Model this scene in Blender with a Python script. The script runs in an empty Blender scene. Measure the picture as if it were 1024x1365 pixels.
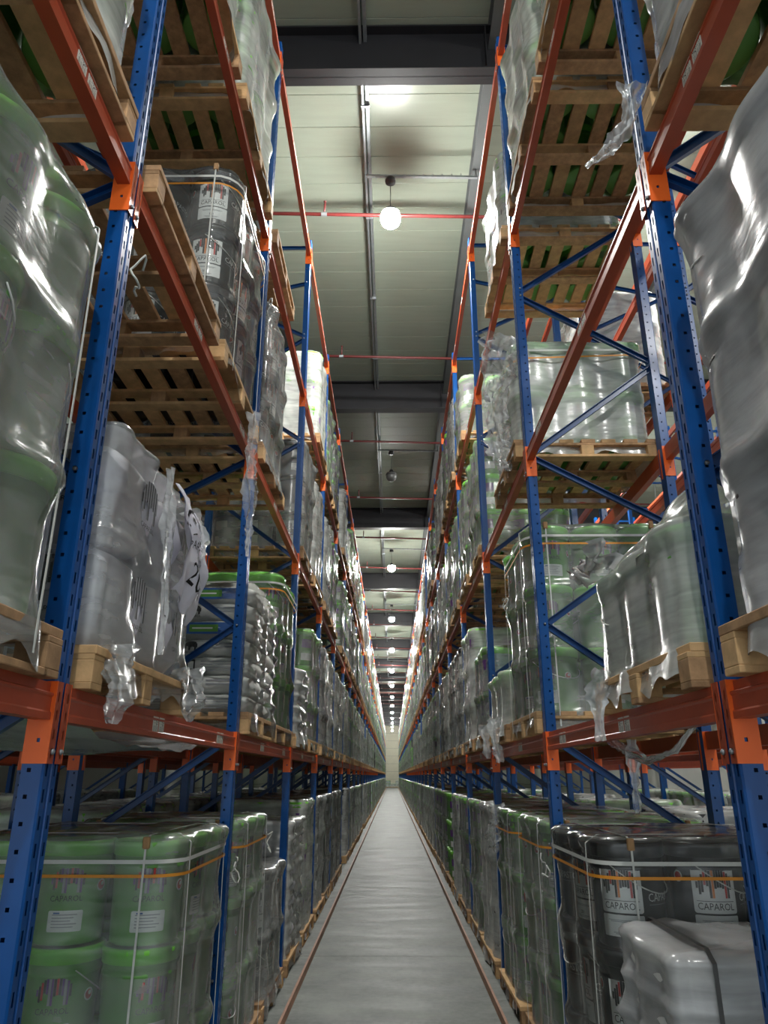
import bpy, math, random
import numpy as np
from mathutils import Matrix, Vector

scene = bpy.context.scene
COL = scene.collection
R0 = random.Random(7)
PI = math.pi

# ------------------------------------------------------------------ camera
H0 = 1.82
FPX, PITCH, YAW, ROLL = 976.5, 0.3456, -0.0108, 0.0004
cam_d = bpy.data.cameras.new('camera'); cam = bpy.data.objects.new('camera', cam_d); COL.objects.link(cam)
cam_d.sensor_fit = 'HORIZONTAL'; cam_d.sensor_width = 36.0; cam_d.lens = FPX / 1024 * 36.0
cam_d.clip_start = 0.05; cam_d.clip_end = 300
_f = Vector((math.sin(YAW) * math.cos(PITCH), math.cos(YAW) * math.cos(PITCH), math.sin(PITCH)))
_r = Vector((math.cos(YAW), -math.sin(YAW), 0)); _u = _r.cross(_f)
_r2 = _r * math.cos(ROLL) + _u * math.sin(ROLL); _u2 = -_r * math.sin(ROLL) + _u * math.cos(ROLL)
M = Matrix((_r2, _u2, -_f)).transposed().to_4x4(); M.translation = (0, 0, H0)
cam.matrix_world = M
scene.camera = cam

# ------------------------------------------------------------------ world, exposure
w = bpy.data.worlds.new('world'); scene.world = w; w.use_nodes = True
w.node_tree.nodes['Background'].inputs[0].default_value = (0.86, 0.95, 1.0, 1)
w.node_tree.nodes['Background'].inputs[1].default_value = 0.6
vs = scene.view_settings
vs.view_transform = 'Standard'; vs.look = 'None'; vs.gamma = 1.0; vs.use_curve_mapping = False
vs.exposure = 1.0
LAMP_POWER = 600.0
try:
    scene.cycles.transparent_max_bounces = 16
    scene.cycles.max_bounces = 8
except Exception:
    pass

# ------------------------------------------------------------------ layout constants
S = 2.8                                  # bay pitch
AX = {-1: 1.050, 1: 1.027}               # aisle face of the posts
ZP = {-1: 2.326, 1: 2.298}               # near face of post 1
NB = 44                                  # bays 0..43, posts 0..44
LV = [0.0, 2.094, 4.177, 6.28, 8.375]    # top of the load beams
PW, PD, PTOP = 0.10, 0.068, 8.52         # post size and height
RD = 1.10                                # rack depth over the posts
FLUE = 0.27
def post_y(side, n): return ZP[side] + (n - 1) * S

# ------------------------------------------------------------------ materials
MATS = {}
def srgb(r, g, b):
    f = lambda c: (c / 255 / 12.92) if c / 255 <= 0.04045 else ((c / 255 + 0.055) / 1.055) ** 2.4
    return (f(r), f(g), f(b), 1)
def new_mat(name):
    m = bpy.data.materials.new(name); m.use_nodes = True
    nt = m.node_tree; p = nt.nodes['Principled BSDF']; MATS[name] = m
    return m, nt, p
def node(nt, t, **kw):
    n = nt.nodes.new(t)
    for k, v in kw.items():
        if k.startswith('i_'):
            key = k[2:]; n.inputs[int(key) if key.isdigit() else key].default_value = v
        else: setattr(n, k, v)
    return n
def paint(name, col, rough=0.4, var=0.12, scale=6, bump=0.0, metallic=0.0, stretch=(1, 1, 1), spec=0.5, objrand=0.0, hue=None):
    m, nt, p = new_mat(name); L = nt.links.new
    tc = node(nt, 'ShaderNodeTexCoord'); mp = node(nt, 'ShaderNodeMapping'); mp.inputs['Scale'].default_value = stretch
    L(tc.outputs['Object'], mp.inputs['Vector'])
    nz = node(nt, 'ShaderNodeTexNoise', i_Scale=scale, i_Detail=6.0, i_Roughness=0.6); L(mp.outputs[0], nz.inputs['Vector'])
    rp = node(nt, 'ShaderNodeMapRange'); L(nz.outputs[0], rp.inputs[0])
    rp.inputs['From Min'].default_value = 0.3; rp.inputs['From Max'].default_value = 0.7
    rp.inputs['To Min'].default_value = 1 - var; rp.inputs['To Max'].default_value = 1 + var
    val = rp.outputs[0]
    if objrand:
        oi = node(nt, 'ShaderNodeObjectInfo'); r2 = node(nt, 'ShaderNodeMapRange'); L(oi.outputs['Random'], r2.inputs[0])
        r2.inputs['To Min'].default_value = 1 - objrand; r2.inputs['To Max'].default_value = 1 + objrand
        mm = node(nt, 'ShaderNodeMath', operation='MULTIPLY'); L(val, mm.inputs[0]); L(r2.outputs[0], mm.inputs[1]); val = mm.outputs[0]
    mx = node(nt, 'ShaderNodeVectorMath', operation='SCALE'); mx.inputs[0].default_value = col[:3]; L(val, mx.inputs['Scale'])
    L(mx.outputs[0], p.inputs['Base Color'])
    p.inputs['Roughness'].default_value = rough; p.inputs['Metallic'].default_value = metallic
    p.inputs['Specular IOR Level'].default_value = spec
    if bump:
        b = node(nt, 'ShaderNodeBump', i_Strength=bump, i_Distance=0.01); L(nz.outputs[0], b.inputs['Height']); L(b.outputs[0], p.inputs['Normal'])
    return m
paint('blue', srgb(5, 74, 142), 0.28, 0.10, 9, 0.02)
paint('blue_brace', srgb(8, 64, 122), 0.32, 0.12, 12, 0.02)
paint('orange', srgb(178, 76, 46), 0.36, 0.10, 7, 0.03)
paint('orange_lit_plate', srgb(255, 112, 42), 0.36, 0.06, 9, 0.02)  # same paint as the beams; brighter, with the light on the plates painted in
paint('galv', srgb(150, 155, 158), 0.4, 0.12, 14, 0.0, 0.6)
paint('steel_dark', srgb(27, 27, 31), 0.5, 0.18, 3, 0.05)
paint('purlin_grey', srgb(88, 92, 92), 0.5, 0.1, 4)
paint('red_pipe', srgb(98, 36, 34), 0.4, 0.12, 10)
paint('rail', srgb(172, 126, 100), 0.55, 0.2, 12, 0.1)
paint('wood', srgb(206, 168, 122), 0.75, 0.22, 5, 0.25, 0, (2, 2, 2), 0.2, 0.2)
paint('wood_dark', srgb(176, 140, 104), 0.8, 0.3, 7, 0.25, 0, (2, 2, 2), 0.2, 0.2)
paint('bucket_green', srgb(104, 162, 80), 0.38, 0.08, 3, 0, 0, (1, 1, 1), 0.5, 0.08)
paint('lid_green', srgb(128, 214, 74), 0.35, 0.06, 3, 0, 0, (1, 1, 1), 0.5, 0.06)
paint('bucket_olive', srgb(104, 138, 92), 0.4, 0.08, 3, 0, 0, (1, 1, 1), 0.5, 0.08)
paint('bucket_pale', srgb(176, 200, 196), 0.4, 0.06, 3)
paint('bucket_black', srgb(27, 28, 31), 0.3, 0.1, 4, 0, 0, (1, 1, 1), 0.5, 0.1)
paint('bucket_grey', srgb(112, 114, 120), 0.35, 0.08, 4)
paint('lid_black', srgb(28, 28, 30), 0.32, 0.1, 4)
paint('label_white', srgb(228, 230, 228), 0.45, 0.03, 20)
paint('ink_black', srgb(22, 22, 24), 0.5, 0.05, 20)
paint('ink_red', srgb(196, 52, 48), 0.5, 0.05, 20)
paint('ink_purple', srgb(104, 62, 130), 0.5, 0.05, 20)
paint('ink_orange', srgb(226, 132, 50), 0.5, 0.05, 20)
paint('ink_grey', srgb(150, 152, 156), 0.5, 0.05, 20)
paint('ink_blue', srgb(44, 92, 160), 0.5, 0.05, 20)
paint('ink_green', srgb(92, 150, 60), 0.5, 0.05, 20)
paint('bag_white', srgb(236, 234, 246), 0.6, 0.05, 5, 0.15)
paint('sack_paper', srgb(216, 216, 212), 0.6, 0.08, 8, 0.2, 0, (1, 1, 1), 0.4, 0.06)
paint('sack_silver', srgb(176, 176, 184), 0.4, 0.15, 9, 0.3, 0, (1, 1, 1), 0.6, 0.08)
paint('sack_blue', srgb(96, 116, 150), 0.5, 0.1, 9, 0.2)
paint('strap_white', srgb(214, 216, 210), 0.5, 0.05, 20)
paint('strap_orange', srgb(228, 150, 46), 0.5, 0.08, 20)
paint('strap_dark', srgb(70, 70, 70), 0.5, 0.08, 20)
paint('card', srgb(176, 138, 96), 0.8, 0.1, 9)
paint('lamp_black', srgb(40, 42, 44), 0.45, 0.1, 9)
paint('wall_cream', srgb(206, 202, 182), 0.6, 0.04, 1.5)
paint('wall_white', srgb(214, 218, 212), 0.6, 0.04, 1.5)
paint('ceiling_panel', srgb(150, 159, 144), 0.3, 0.05, 1.2, 0.02, 0, (1, 8, 1))

def mat_concrete():
    m, nt, p = new_mat('concrete'); L = nt.links.new
    tc = node(nt, 'ShaderNodeTexCoord')
    geo = node(nt, 'ShaderNodeNewGeometry')
    n1 = node(nt, 'ShaderNodeTexNoise', i_Scale=1.3, i_Detail=8.0, i_Roughness=0.62); L(geo.outputs['Position'], n1.inputs['Vector'])
    n2 = node(nt, 'ShaderNodeTexNoise', i_Scale=18.0, i_Detail=6.0); L(geo.outputs['Position'], n2.inputs['Vector'])
    mp = node(nt, 'ShaderNodeMapping'); mp.inputs['Scale'].default_value = (0.5, 2.2, 1); L(geo.outputs['Position'], mp.inputs['Vector'])
    n3 = node(nt, 'ShaderNodeTexNoise', i_Scale=1.6, i_Detail=5.0); L(mp.outputs[0], n3.inputs['Vector'])
    r = node(nt, 'ShaderNodeValToRGB'); r.color_ramp.elements[0].position = 0.34; r.color_ramp.elements[1].position = 0.66
    r.color_ramp.elements[0].color = srgb(74, 80, 78); r.color_ramp.elements[1].color = srgb(142, 147, 141)
    a = node(nt, 'ShaderNodeMath', operation='ADD'); b = node(nt, 'ShaderNodeMath', operation='MULTIPLY', i_1=0.5)
    L(n1.outputs[0], a.inputs[0]); L(n3.outputs[0], a.inputs[1]); L(a.outputs[0], b.inputs[0])
    c = node(nt, 'ShaderNodeMath', operation='MULTIPLY_ADD', i_1=0.22, i_2=-0.11); L(n2.outputs[0], c.inputs[0])
    d = node(nt, 'ShaderNodeMath', operation='ADD'); L(b.outputs[0], d.inputs[0]); L(c.outputs[0], d.inputs[1]); L(d.outputs[0], r.inputs[0])
    L(r.outputs[0], p.inputs['Base Color'])
    rr = node(nt, 'ShaderNodeMapRange'); L(n3.outputs[0], rr.inputs[0]); rr.inputs['To Min'].default_value = 0.42; rr.inputs['To Max'].default_value = 0.72; p.inputs['Specular IOR Level'].default_value = 0.35
    L(rr.outputs[0], p.inputs['Roughness'])
    bp = node(nt, 'ShaderNodeBump', i_Strength=0.06, i_Distance=0.01); L(n2.outputs[0], bp.inputs['Height']); L(bp.outputs[0], p.inputs['Normal'])
mat_concrete()

def mat_film(name, lo, hi, col=(0.80, 0.83, 0.80), rough=0.24, bump=0.5, tint=(0.97, 0.98, 0.97)):
    m, nt, p = new_mat(name); L = nt.links.new
    tc = node(nt, 'ShaderNodeTexCoord'); oi = node(nt, 'ShaderNodeObjectInfo')
    add = node(nt, 'ShaderNodeVectorMath', operation='ADD'); sc = node(nt, 'ShaderNodeMath', operation='MULTIPLY', i_1=37.0)
    L(oi.outputs['Random'], sc.inputs[0]); L(tc.outputs['Object'], add.inputs[0]); L(sc.outputs[0], add.inputs[1])
    n1 = node(nt, 'ShaderNodeTexNoise', i_Scale=2.4, i_Detail=4.0, i_Distortion=0.6); L(add.outputs[0], n1.inputs['Vector'])
    mp = node(nt, 'ShaderNodeMapping'); mp.inputs['Scale'].default_value = (2.2, 2.2, 16); mp.inputs['Rotation'].default_value = (0.4, 0.35, 0)
    L(add.outputs[0], mp.inputs['Vector'])
    n2 = node(nt, 'ShaderNodeTexNoise', i_Scale=1.6, i_Detail=5.0, i_Distortion=0.4); L(mp.outputs[0], n2.inputs['Vector'])
    a = node(nt, 'ShaderNodeMath', operation='MULTIPLY', i_1=0.62); b = node(nt, 'ShaderNodeMath', operation='MULTIPLY_ADD', i_1=0.38)
    L(n1.outputs[0], a.inputs[0]); L(n2.outputs[0], b.inputs[0]); L(a.outputs[0], b.inputs[2])
    r = node(nt, 'ShaderNodeMapRange'); L(b.outputs[0], r.inputs[0])
    r.inputs['From Min'].default_value = 0.34; r.inputs['From Max'].default_value = 0.66
    r.inputs['To Min'].default_value = lo; r.inputs['To Max'].default_value = hi
    p.inputs['Base Color'].default_value = (*col, 1); p.inputs['Roughness'].default_value = rough
    p.inputs['Specular IOR Level'].default_value = 0.7
    bp = node(nt, 'ShaderNodeBump', i_Strength=bump, i_Distance=0.012)
    wv = node(nt, 'ShaderNodeMath', operation='MULTIPLY_ADD', i_1=0.35); L(n2.outputs[0], wv.inputs[0]); L(n1.outputs[0], wv.inputs[2])
    L(wv.outputs[0], bp.inputs['Height']); L(bp.outputs[0], p.inputs['Normal'])
    tr = node(nt, 'ShaderNodeBsdfTransparent'); tr.inputs[0].default_value = (*tint, 1)
    fr = node(nt, 'ShaderNodeFresnel', i_IOR=1.5); L(bp.outputs[0], fr.inputs['Normal'])
    gl = node(nt, 'ShaderNodeBsdfGlossy', i_Roughness=rough * .7); L(bp.outputs[0], gl.inputs['Normal'])
    tg = node(nt, 'ShaderNodeMixShader'); L(fr.outputs[0], tg.inputs[0]); L(tr.outputs[0], tg.inputs[1]); L(gl.outputs[0], tg.inputs[2])
    mx = node(nt, 'ShaderNodeMixShader'); L(r.outputs[0], mx.inputs[0]); L(tg.outputs[0], mx.inputs[1]); L(p.outputs[0], mx.inputs[2])
    out = nt.nodes['Material Output']; L(mx.outputs[0], out.inputs['Surface'])
mat_film('film', 0.24, 0.66, (0.90, 0.93, 0.89), bump=.6)
mat_film('film_clear', 0.08, 0.36, (0.88, 0.91, 0.88), bump=.55)
mat_film('film_glass', 0.02, 0.15, (0.88, 0.91, 0.88), 0.16, bump=.5)
mat_film('film_dense', 0.42, 0.85, (0.56, 0.57, 0.58))
mat_film('film_loose', 0.12, 0.6, (0.86, 0.87, 0.87), 0.16, 0.9)

def mat_emit(name, col, st):
    m, nt, p = new_mat(name)
    p.inputs['Base Color'].default_value = (1, 1, 1, 1)
    p.inputs['Emission Color'].default_value = (*col, 1); p.inputs['Emission Strength'].default_value = st
mat_emit('lamp_lit', (1.0, 0.99, 0.95), LAMP_POWER)
paint('lamp_off', srgb(96, 98, 96), 0.3, 0.02)

def mat_barcode():
    m, nt, p = new_mat('barcode'); L = nt.links.new
    tc = node(nt, 'ShaderNodeTexCoord'); sp = node(nt, 'ShaderNodeSeparateXYZ'); L(tc.outputs['Object'], sp.inputs[0])
    def band(src, scale):
        mp = node(nt, 'ShaderNodeCombineXYZ'); L(src, mp.inputs[0])
        nz = node(nt, 'ShaderNodeTexNoise', i_Scale=scale, i_Detail=2.0); L(mp.outputs[0], nz.inputs['Vector'])
        g = node(nt, 'ShaderNodeMath', operation='GREATER_THAN', i_1=0.52); L(nz.outputs[0], g.inputs[0]); return g.outputs[0]
    bars = band(sp.outputs['Y'], 420)
    nz = node(nt, 'ShaderNodeTexNoise', i_Scale=160.0, i_Detail=1.0); L(tc.outputs['Object'], nz.inputs['Vector'])
    tx = node(nt, 'ShaderNodeMath', operation='GREATER_THAN', i_1=0.56); L(nz.outputs[0], tx.inputs[0])
    top = node(nt, 'ShaderNodeMath', operation='GREATER_THAN', i_1=0.0); L(sp.outputs['Z'], top.inputs[0])
    mx = node(nt, 'ShaderNodeMix', data_type='FLOAT'); L(top.outputs[0], mx.inputs[0]); L(bars, mx.inputs[2]); L(tx.outputs[0], mx.inputs[3])
    az = node(nt, 'ShaderNodeMath', operation='ABSOLUTE'); L(sp.outputs['Z'], az.inputs[0])
    ay = node(nt, 'ShaderNodeMath', operation='ABSOLUTE'); L(sp.outputs['Y'], ay.inputs[0])
    iz = node(nt, 'ShaderNodeMath', operation='LESS_THAN', i_1=0.034); L(az.outputs[0], iz.inputs[0])
    iy = node(nt, 'ShaderNodeMath', operation='LESS_THAN', i_1=0.030); L(ay.outputs[0], iy.inputs[0])
    k = node(nt, 'ShaderNodeMath', operation='MULTIPLY'); L(iz.outputs[0], k.inputs[0]); L(iy.outputs[0], k.inputs[1])
    k2 = node(nt, 'ShaderNodeMath', operation='MULTIPLY'); L(k.outputs[0], k2.inputs[0]); L(mx.outputs[0], k2.inputs[1])
    c = node(nt, 'ShaderNodeMix', data_type='RGBA'); L(k2.outputs[0], c.inputs[0])
    c.inputs[6].default_value = srgb(222, 220, 210); c.inputs[7].default_value = srgb(50, 48, 46)
    L(c.outputs[2], p.inputs['Base Color']); p.inputs['Roughness'].default_value = 0.5
mat_barcode()

# ------------------------------------------------------------------ mesh helpers
class MB:
    def __init__(s): s.v = []; s.f = []; s.m = []; s.mats = []; s.sm = []
    def mi(s, mat):
        if mat not in s.mats: s.mats.append(mat)
        return s.mats.index(mat)
    def add(s, vs_, fs, mat, smooth=False):
        o = len(s.v); i = s.mi(mat)
        s.v.extend([tuple(map(float, v)) for v in vs_])
        for f in fs: s.f.append(tuple(o + k for k in f)); s.m.append(i); s.sm.append(smooth)
    def box(s, x0, x1, y0, y1, z0, z1, mat):
        v = [(x0, y0, z0), (x1, y0, z0), (x1, y1, z0), (x0, y1, z0), (x0, y0, z1), (x1, y0, z1), (x1, y1, z1), (x0, y1, z1)]
        s.add(v, [(0, 3, 2, 1), (4, 5, 6, 7), (0, 1, 5, 4), (1, 2, 6, 5), (2, 3, 7, 6), (3, 0, 4, 7)], mat)
    def bbox(s, x0, x1, y0, y1, z0, z1, b, mat):
        # box with chamfered vertical and horizontal edges
        def ring(z, i): return [(x0 + i, y0 + b, z), (x0 + b, y0 + i, z), (x1 - b, y0 + i, z), (x1 - i, y0 + b, z), (x1 - i, y1 - b, z), (x1 - b, y1 - i, z), (x0 + b, y1 - i, z), (x0 + i, y1 - b, z)]
        rs = [ring(z0, b * .6), ring(z0 + b, 0), ring(z1 - b, 0), ring(z1, b * .6)]
        v = sum(rs, []); f = [tuple(range(7, -1, -1)), tuple(range(24, 32))]
        for k in range(3):
            for j in range(8): f.append((k * 8 + j, k * 8 + (j + 1) % 8, k * 8 + 8 + (j + 1) % 8, k * 8 + 8 + j))
        s.add(v, f, mat)
    def prism_y(s, prof, y0, y1, mat):       # profile in (x,z), extruded along y
        n = len(prof); v = [(x, y0, z) for x, z in prof] + [(x, y1, z) for x, z in prof]
        f = [tuple(range(n)), tuple(range(2 * n - 1, n - 1, -1))] + [(i, n + i, n + (i + 1) % n, (i + 1) % n) for i in range(n)]
        s.add(v, f, mat)
    def prism_x(s, prof, x0, x1, mat):       # profile in (y,z)
        n = len(prof); v = [(x0, y, z) for y, z in prof] + [(x1, y, z) for y, z in prof]
        f = [tuple(range(n)), tuple(range(2 * n - 1, n - 1, -1))] + [(i, n + i, n + (i + 1) % n, (i + 1) % n) for i in range(n)]
        s.add(v, f, mat)
    def bar(s, p, q, wd, th, mat, up=(0, 1, 0)):   # rectangular bar from p to q; th measured along up
        p = Vector(p); q = Vector(q); d = (q - p).normalized(); u = Vector(up); sd = d.cross(u).normalized(); u = sd.cross(d).normalized()
        v = []
        for c in (p, q):
            for a, b in ((-1, -1), (1, -1), (1, 1), (-1, 1)): v.append(c + sd * a * wd / 2 + u * b * th / 2)
        s.add(v, [(3, 2, 1, 0), (4, 5, 6, 7)] + [(i, (i + 1) % 4, 4 + (i + 1) % 4, 4 + i) for i in range(4)], mat)
    def lathe(s, prof, n, mat, cx=0, cy=0, smooth=True, cap0=True, cap1=True):
        v = []; f = []
        for r, z in prof:
            for k in range(n):
                a = 2 * PI * k / n; v.append((cx + r * math.cos(a), cy + r * math.sin(a), z))
        for i in range(len(prof) - 1):
            for k in range(n): f.append((i * n + k, i * n + (k + 1) % n, (i + 1) * n + (k + 1) % n, (i + 1) * n + k))
        if cap0: f.append(tuple(range(n - 1, -1, -1)))
        if cap1: f.append(tuple((len(prof) - 1) * n + k for k in range(n)))
        s.add(v, f, mat, smooth)
    def tube(s, pts, r, n, mat, closed=False):
        pts = [Vector(p) for p in pts]; N = len(pts); v = []; f = []
        for i, p in enumerate(pts):
            a = pts[(i - 1) % N] if (closed or i > 0) else p; b = pts[(i + 1) % N] if (closed or i < N - 1) else p
            d = (b - a).normalized(); u = Vector((0, 0, 1)) if abs(d.z) < .9 else Vector((1, 0, 0))
            e1 = d.cross(u).normalized(); e2 = d.cross(e1)
            for k in range(n): t = 2 * PI * k / n; v.append(p + (e1 * math.cos(t) + e2 * math.sin(t)) * r)
        for i in range(N if closed else N - 1):
            j = (i + 1) % N
            for k in range(n): f.append((i * n + k, i * n + (k + 1) % n, j * n + (k + 1) % n, j * n + k))
        if not closed: f += [tuple(range(n - 1, -1, -1)), tuple((N - 1) * n + k for k in range(n))]
        s.add(v, f, mat, True)
    def perf(s, us, vs_, holes, mp, mat):   # grid panel with holes; mp maps (u,v)->xyz
        nu = len(us); v = [mp(u, t) for t in vs_ for u in us]; f = []
        for j in range(len(vs_) - 1):
            for i in range(nu - 1):
                if not holes(i, j): f.append((j * nu + i, j * nu + i + 1, (j + 1) * nu + i + 1, (j + 1) * nu + i))
        s.add(v, f, mat)
    def merge(s, o, mtx):
        for mid in range(len(o.mats)):
            pass
        off = len(s.v); s.v.extend([tuple(mtx @ Vector(v)) for v in o.v])
        mp = [s.mi(mm) for mm in o.mats]
        for f, m_, sm in zip(o.f, o.m, o.sm): s.f.append(tuple(off + k for k in f)); s.m.append(mp[m_]); s.sm.append(sm)
    def mesh(s, name):
        me = bpy.data.meshes.new(name); me.from_pydata(s.v, [], s.f)
        for mm in s.mats: me.materials.append(MATS[mm])
        me.polygons.foreach_set('material_index', s.m); me.polygons.foreach_set('use_smooth', s.sm); me.update()
        return me

def obj(name, me, parent=None, loc=(0, 0, 0), rz=0.0):
    if isinstance(me, MB): me = me.mesh(name)
    o = bpy.data.objects.new(name, me); COL.objects.link(o); o.location = loc
    if rz: o.rotation_euler = (0, 0, rz)
    if parent is not None: o.parent = parent
    return o
def thing(name, label, cat, loc=(0, 0, 0), rz=0.0, group=None):
    return tag(obj(name, None, None, loc, rz), label, cat, group)
def tag(o, label, cat, group=None):
    o['label'] = label; o['category'] = cat
    if group: o['group'] = group
    return o
def struct(o, label, cat):
    o['kind'] = 'structure'; o['label'] = label; o['category'] = cat; return o

_txt = {}
def text_geo(body, size, res=2):
    k = (body, size)
    if k in _txt: return _txt[k]
    c = bpy.data.curves.new('t', 'FONT'); c.body = body; c.size = size; c.align_x = 'CENTER'; c.align_y = 'CENTER'; c.resolution_u = res
    o = bpy.data.objects.new('t', c); COL.objects.link(o)
    bpy.context.view_layer.update()
    me = o.evaluated_get(bpy.context.evaluated_depsgraph_get()).to_mesh()
    r = ([tuple(v.co) for v in me.vertices], [tuple(p.vertices) for p in me.polygons])
    bpy.data.objects.remove(o); bpy.data.curves.remove(c)
    _txt[k] = r; return r

SIDE = {-1: 'left', 1: 'right'}
ORD = ['nearest', 'second', 'third', 'fourth', 'fifth', 'sixth', 'seventh', 'eighth', 'ninth', 'tenth', 'eleventh', 'twelfth', 'thirteenth', 'fourteenth', 'fifteenth', 'sixteenth', 'seventeenth', 'eighteenth', 'nineteenth', 'twentieth', 'twenty-first', 'twenty-second']
LVN = ['floor level', 'first shelf', 'second shelf', 'third shelf', 'top shelf']
SLN = ['nearer', 'farther']

# ================================================================== STRUCTURE
XW, YB, YE, ZC = 9.6, -7.0, 133.0, 10.02
fl = struct(obj('floor', None), 'grey polished concrete warehouse floor', 'floor')
mb = MB(); mb.box(-XW, XW, YB, YE, -0.2, -0.02, 'concrete'); obj('floor_base', mb, fl)
SL = 4.0
slab = MB(); slab.box(-XW, XW, 0.004, SL - 0.004, -0.02, 0.0, 'concrete'); slab = slab.mesh('slab')
y = YB
while y < YE - .1:
    obj('slab', slab, fl, (0, y, 0)); y += SL

ce = struct(obj('ceiling', None), 'pale insulated metal panel ceiling', 'ceiling')
mb = MB(); mb.box(-XW, XW, YB, YE, ZC + 0.03, ZC + 0.15, 'ceiling_panel'); obj('roof_sheet', mb, ce)
pm = MB()
for k in range(2):
    a = k * 0.5; pm.prism_x([(a + .002, ZC), (a + .006, ZC - .003), (a + .494, ZC - .003), (a + .498, ZC), (a + .498, ZC + .03), (a + .002, ZC + .03)], -XW, XW, 'ceiling_panel')
pm = pm.mesh('ceiling_panel')
for k in range(int((YE - YB))): obj('ceiling_panel', pm, ce, (0, YB + k, 0))

def wall(name, label, x0, x1, y0, y1, mat, along):
    o = struct(obj(name, None), label, 'wall')
    n = 8; hh = ZC / n
    for k in range(n):
        m2 = MB(); z0, z1 = k * hh + .012, (k + 1) * hh - .012
        m2.box(x0, x1, y0, y1, z0, z1, mat); obj('wall_panel', m2, o)
    m2 = MB()
    if along == 'x': m2.box(x0, x1, y0 + .02, y1 + .1, 0, ZC, 'purlin_grey')
    else: m2.box(x0 + (0.02 if x0 > 0 else -.1), x1 + (.1 if x0 > 0 else -.02), y0, y1, 0, ZC, 'purlin_grey')
    obj('wall_core', m2, o)
wall('wall_far', 'cream horizontal panel wall closing the end of the aisle', -XW, XW, YE - .1, YE, 'wall_cream', 'x')
wall('wall_left', 'white panel side wall behind the left racks', -XW - .1, -XW, YB, YE, 'wall_white', 'y')
wall('wall_right', 'white panel side wall behind the right racks', XW, XW + .1, YB, YE, 'wall_white', 'y')

# rafters
rf = MB(); b2 = 0.11; zr0, zr1 = 9.32, ZC - .02
rf.box(-XW, XW, -b2, b2, zr0, zr0 + .022, 'steel_dark'); rf.box(-XW, XW, -b2, b2, zr1 - .022, zr1, 'steel_dark'); rf.box(-XW, XW, -.008, .008, zr0, zr1, 'steel_dark')
rfm = rf.mesh('rafter')
stf = MB(); stf.box(-.006, .006, -b2, b2, zr0 + .022, zr1 - .022, 'steel_dark'); stfm = stf.mesh('stiffener')
for k in range(-1, 15):
    yy = 6.18 + 8.12 * k
    o = obj('trim_%d' % (k + 2), None, None, (0, yy, 0)); struct(o, 'dark steel I-section roof rafter, number %d from the near end' % (k + 2), 'rafter')
    obj('rafter_beam', rfm, o)
    for xx in (-4.6, -1.8, 1.1, 4.4): obj('stiffener', stfm, o, (xx, 0, 0))
# purlins along the aisle
def purlin(name, x, wd, z0, z1, mat, label):
    m2 = MB(); z1 = ZC - .01
    m2.prism_y([(x - wd / 2, z0), (x + wd / 2, z0), (x + wd / 2, z0 + .02), (x + .012, z0 + .02), (x + .012, z1), (x - wd / 2, z1), (x - wd / 2, z1 - .02), (x - .012, z1 - .02), (x - .012, z0 + .02), (x - wd / 2, z0 + .02)], YB, YE, mat)
    o = obj(name, m2); struct(o, label, 'purlin')
purlin('trim_31', 1.22, .17, 9.72, 0, 'purlin_grey', 'grey roof purlin above the right rack face')
purlin('trim_32', -1.95, .17, 9.72, 0, 'purlin_grey', 'grey roof purlin above the left rack')
purlin('trim_33', 4.6, .17, 9.72, 0, 'purlin_grey', 'grey roof purlin above the aisle right of the racks')
purlin('trim_34', -5.2, .17, 9.72, 0, 'purlin_grey', 'grey roof purlin above the aisle left of the racks')
m2 = MB(); m2.box(-.36, -.33, YB, YE, 9.83, 10.0, 'galv'); m2.box(-.31, -.27, YB, YE, 9.86, 10.0, 'galv')
for k in range(69): m2.box(-.37, -.26, YB + 2 * k, YB + 2 * k + .03, 9.82, 9.86, 'galv')
struct(obj('trim_35', m2), 'slim galvanised cable conduit running along the ceiling above the aisle', 'conduit')

# ------------------------------------------------------------------ floor guide rails
for s in (-1, 1):
    m2 = MB(); a = s * 0.845; b = s * 0.895
    prof = [(a, 0), (a, .075), (a + s * .012, .075), (a + s * .012, .014), (b, .014), (b, 0)]
    m2.prism_y(prof, YB + .2, 125.5, 'rail')
    t = thing('guide_rail', 'brown steel floor guide rail along the %s side of the aisle' % SIDE[s], 'rail', group='floor guide rails')
    obj('rail_angle', m2, t)
    bm = MB(); bm.lathe([(.011, .014), (.011, .022), (.007, .026)], 6, 'galv'); bm = bm.mesh('anchor_bolt')
    for k in range(40): obj('anchor_bolt', bm, t, (s * .874, 1.6 + k * .6, 0))

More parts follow.
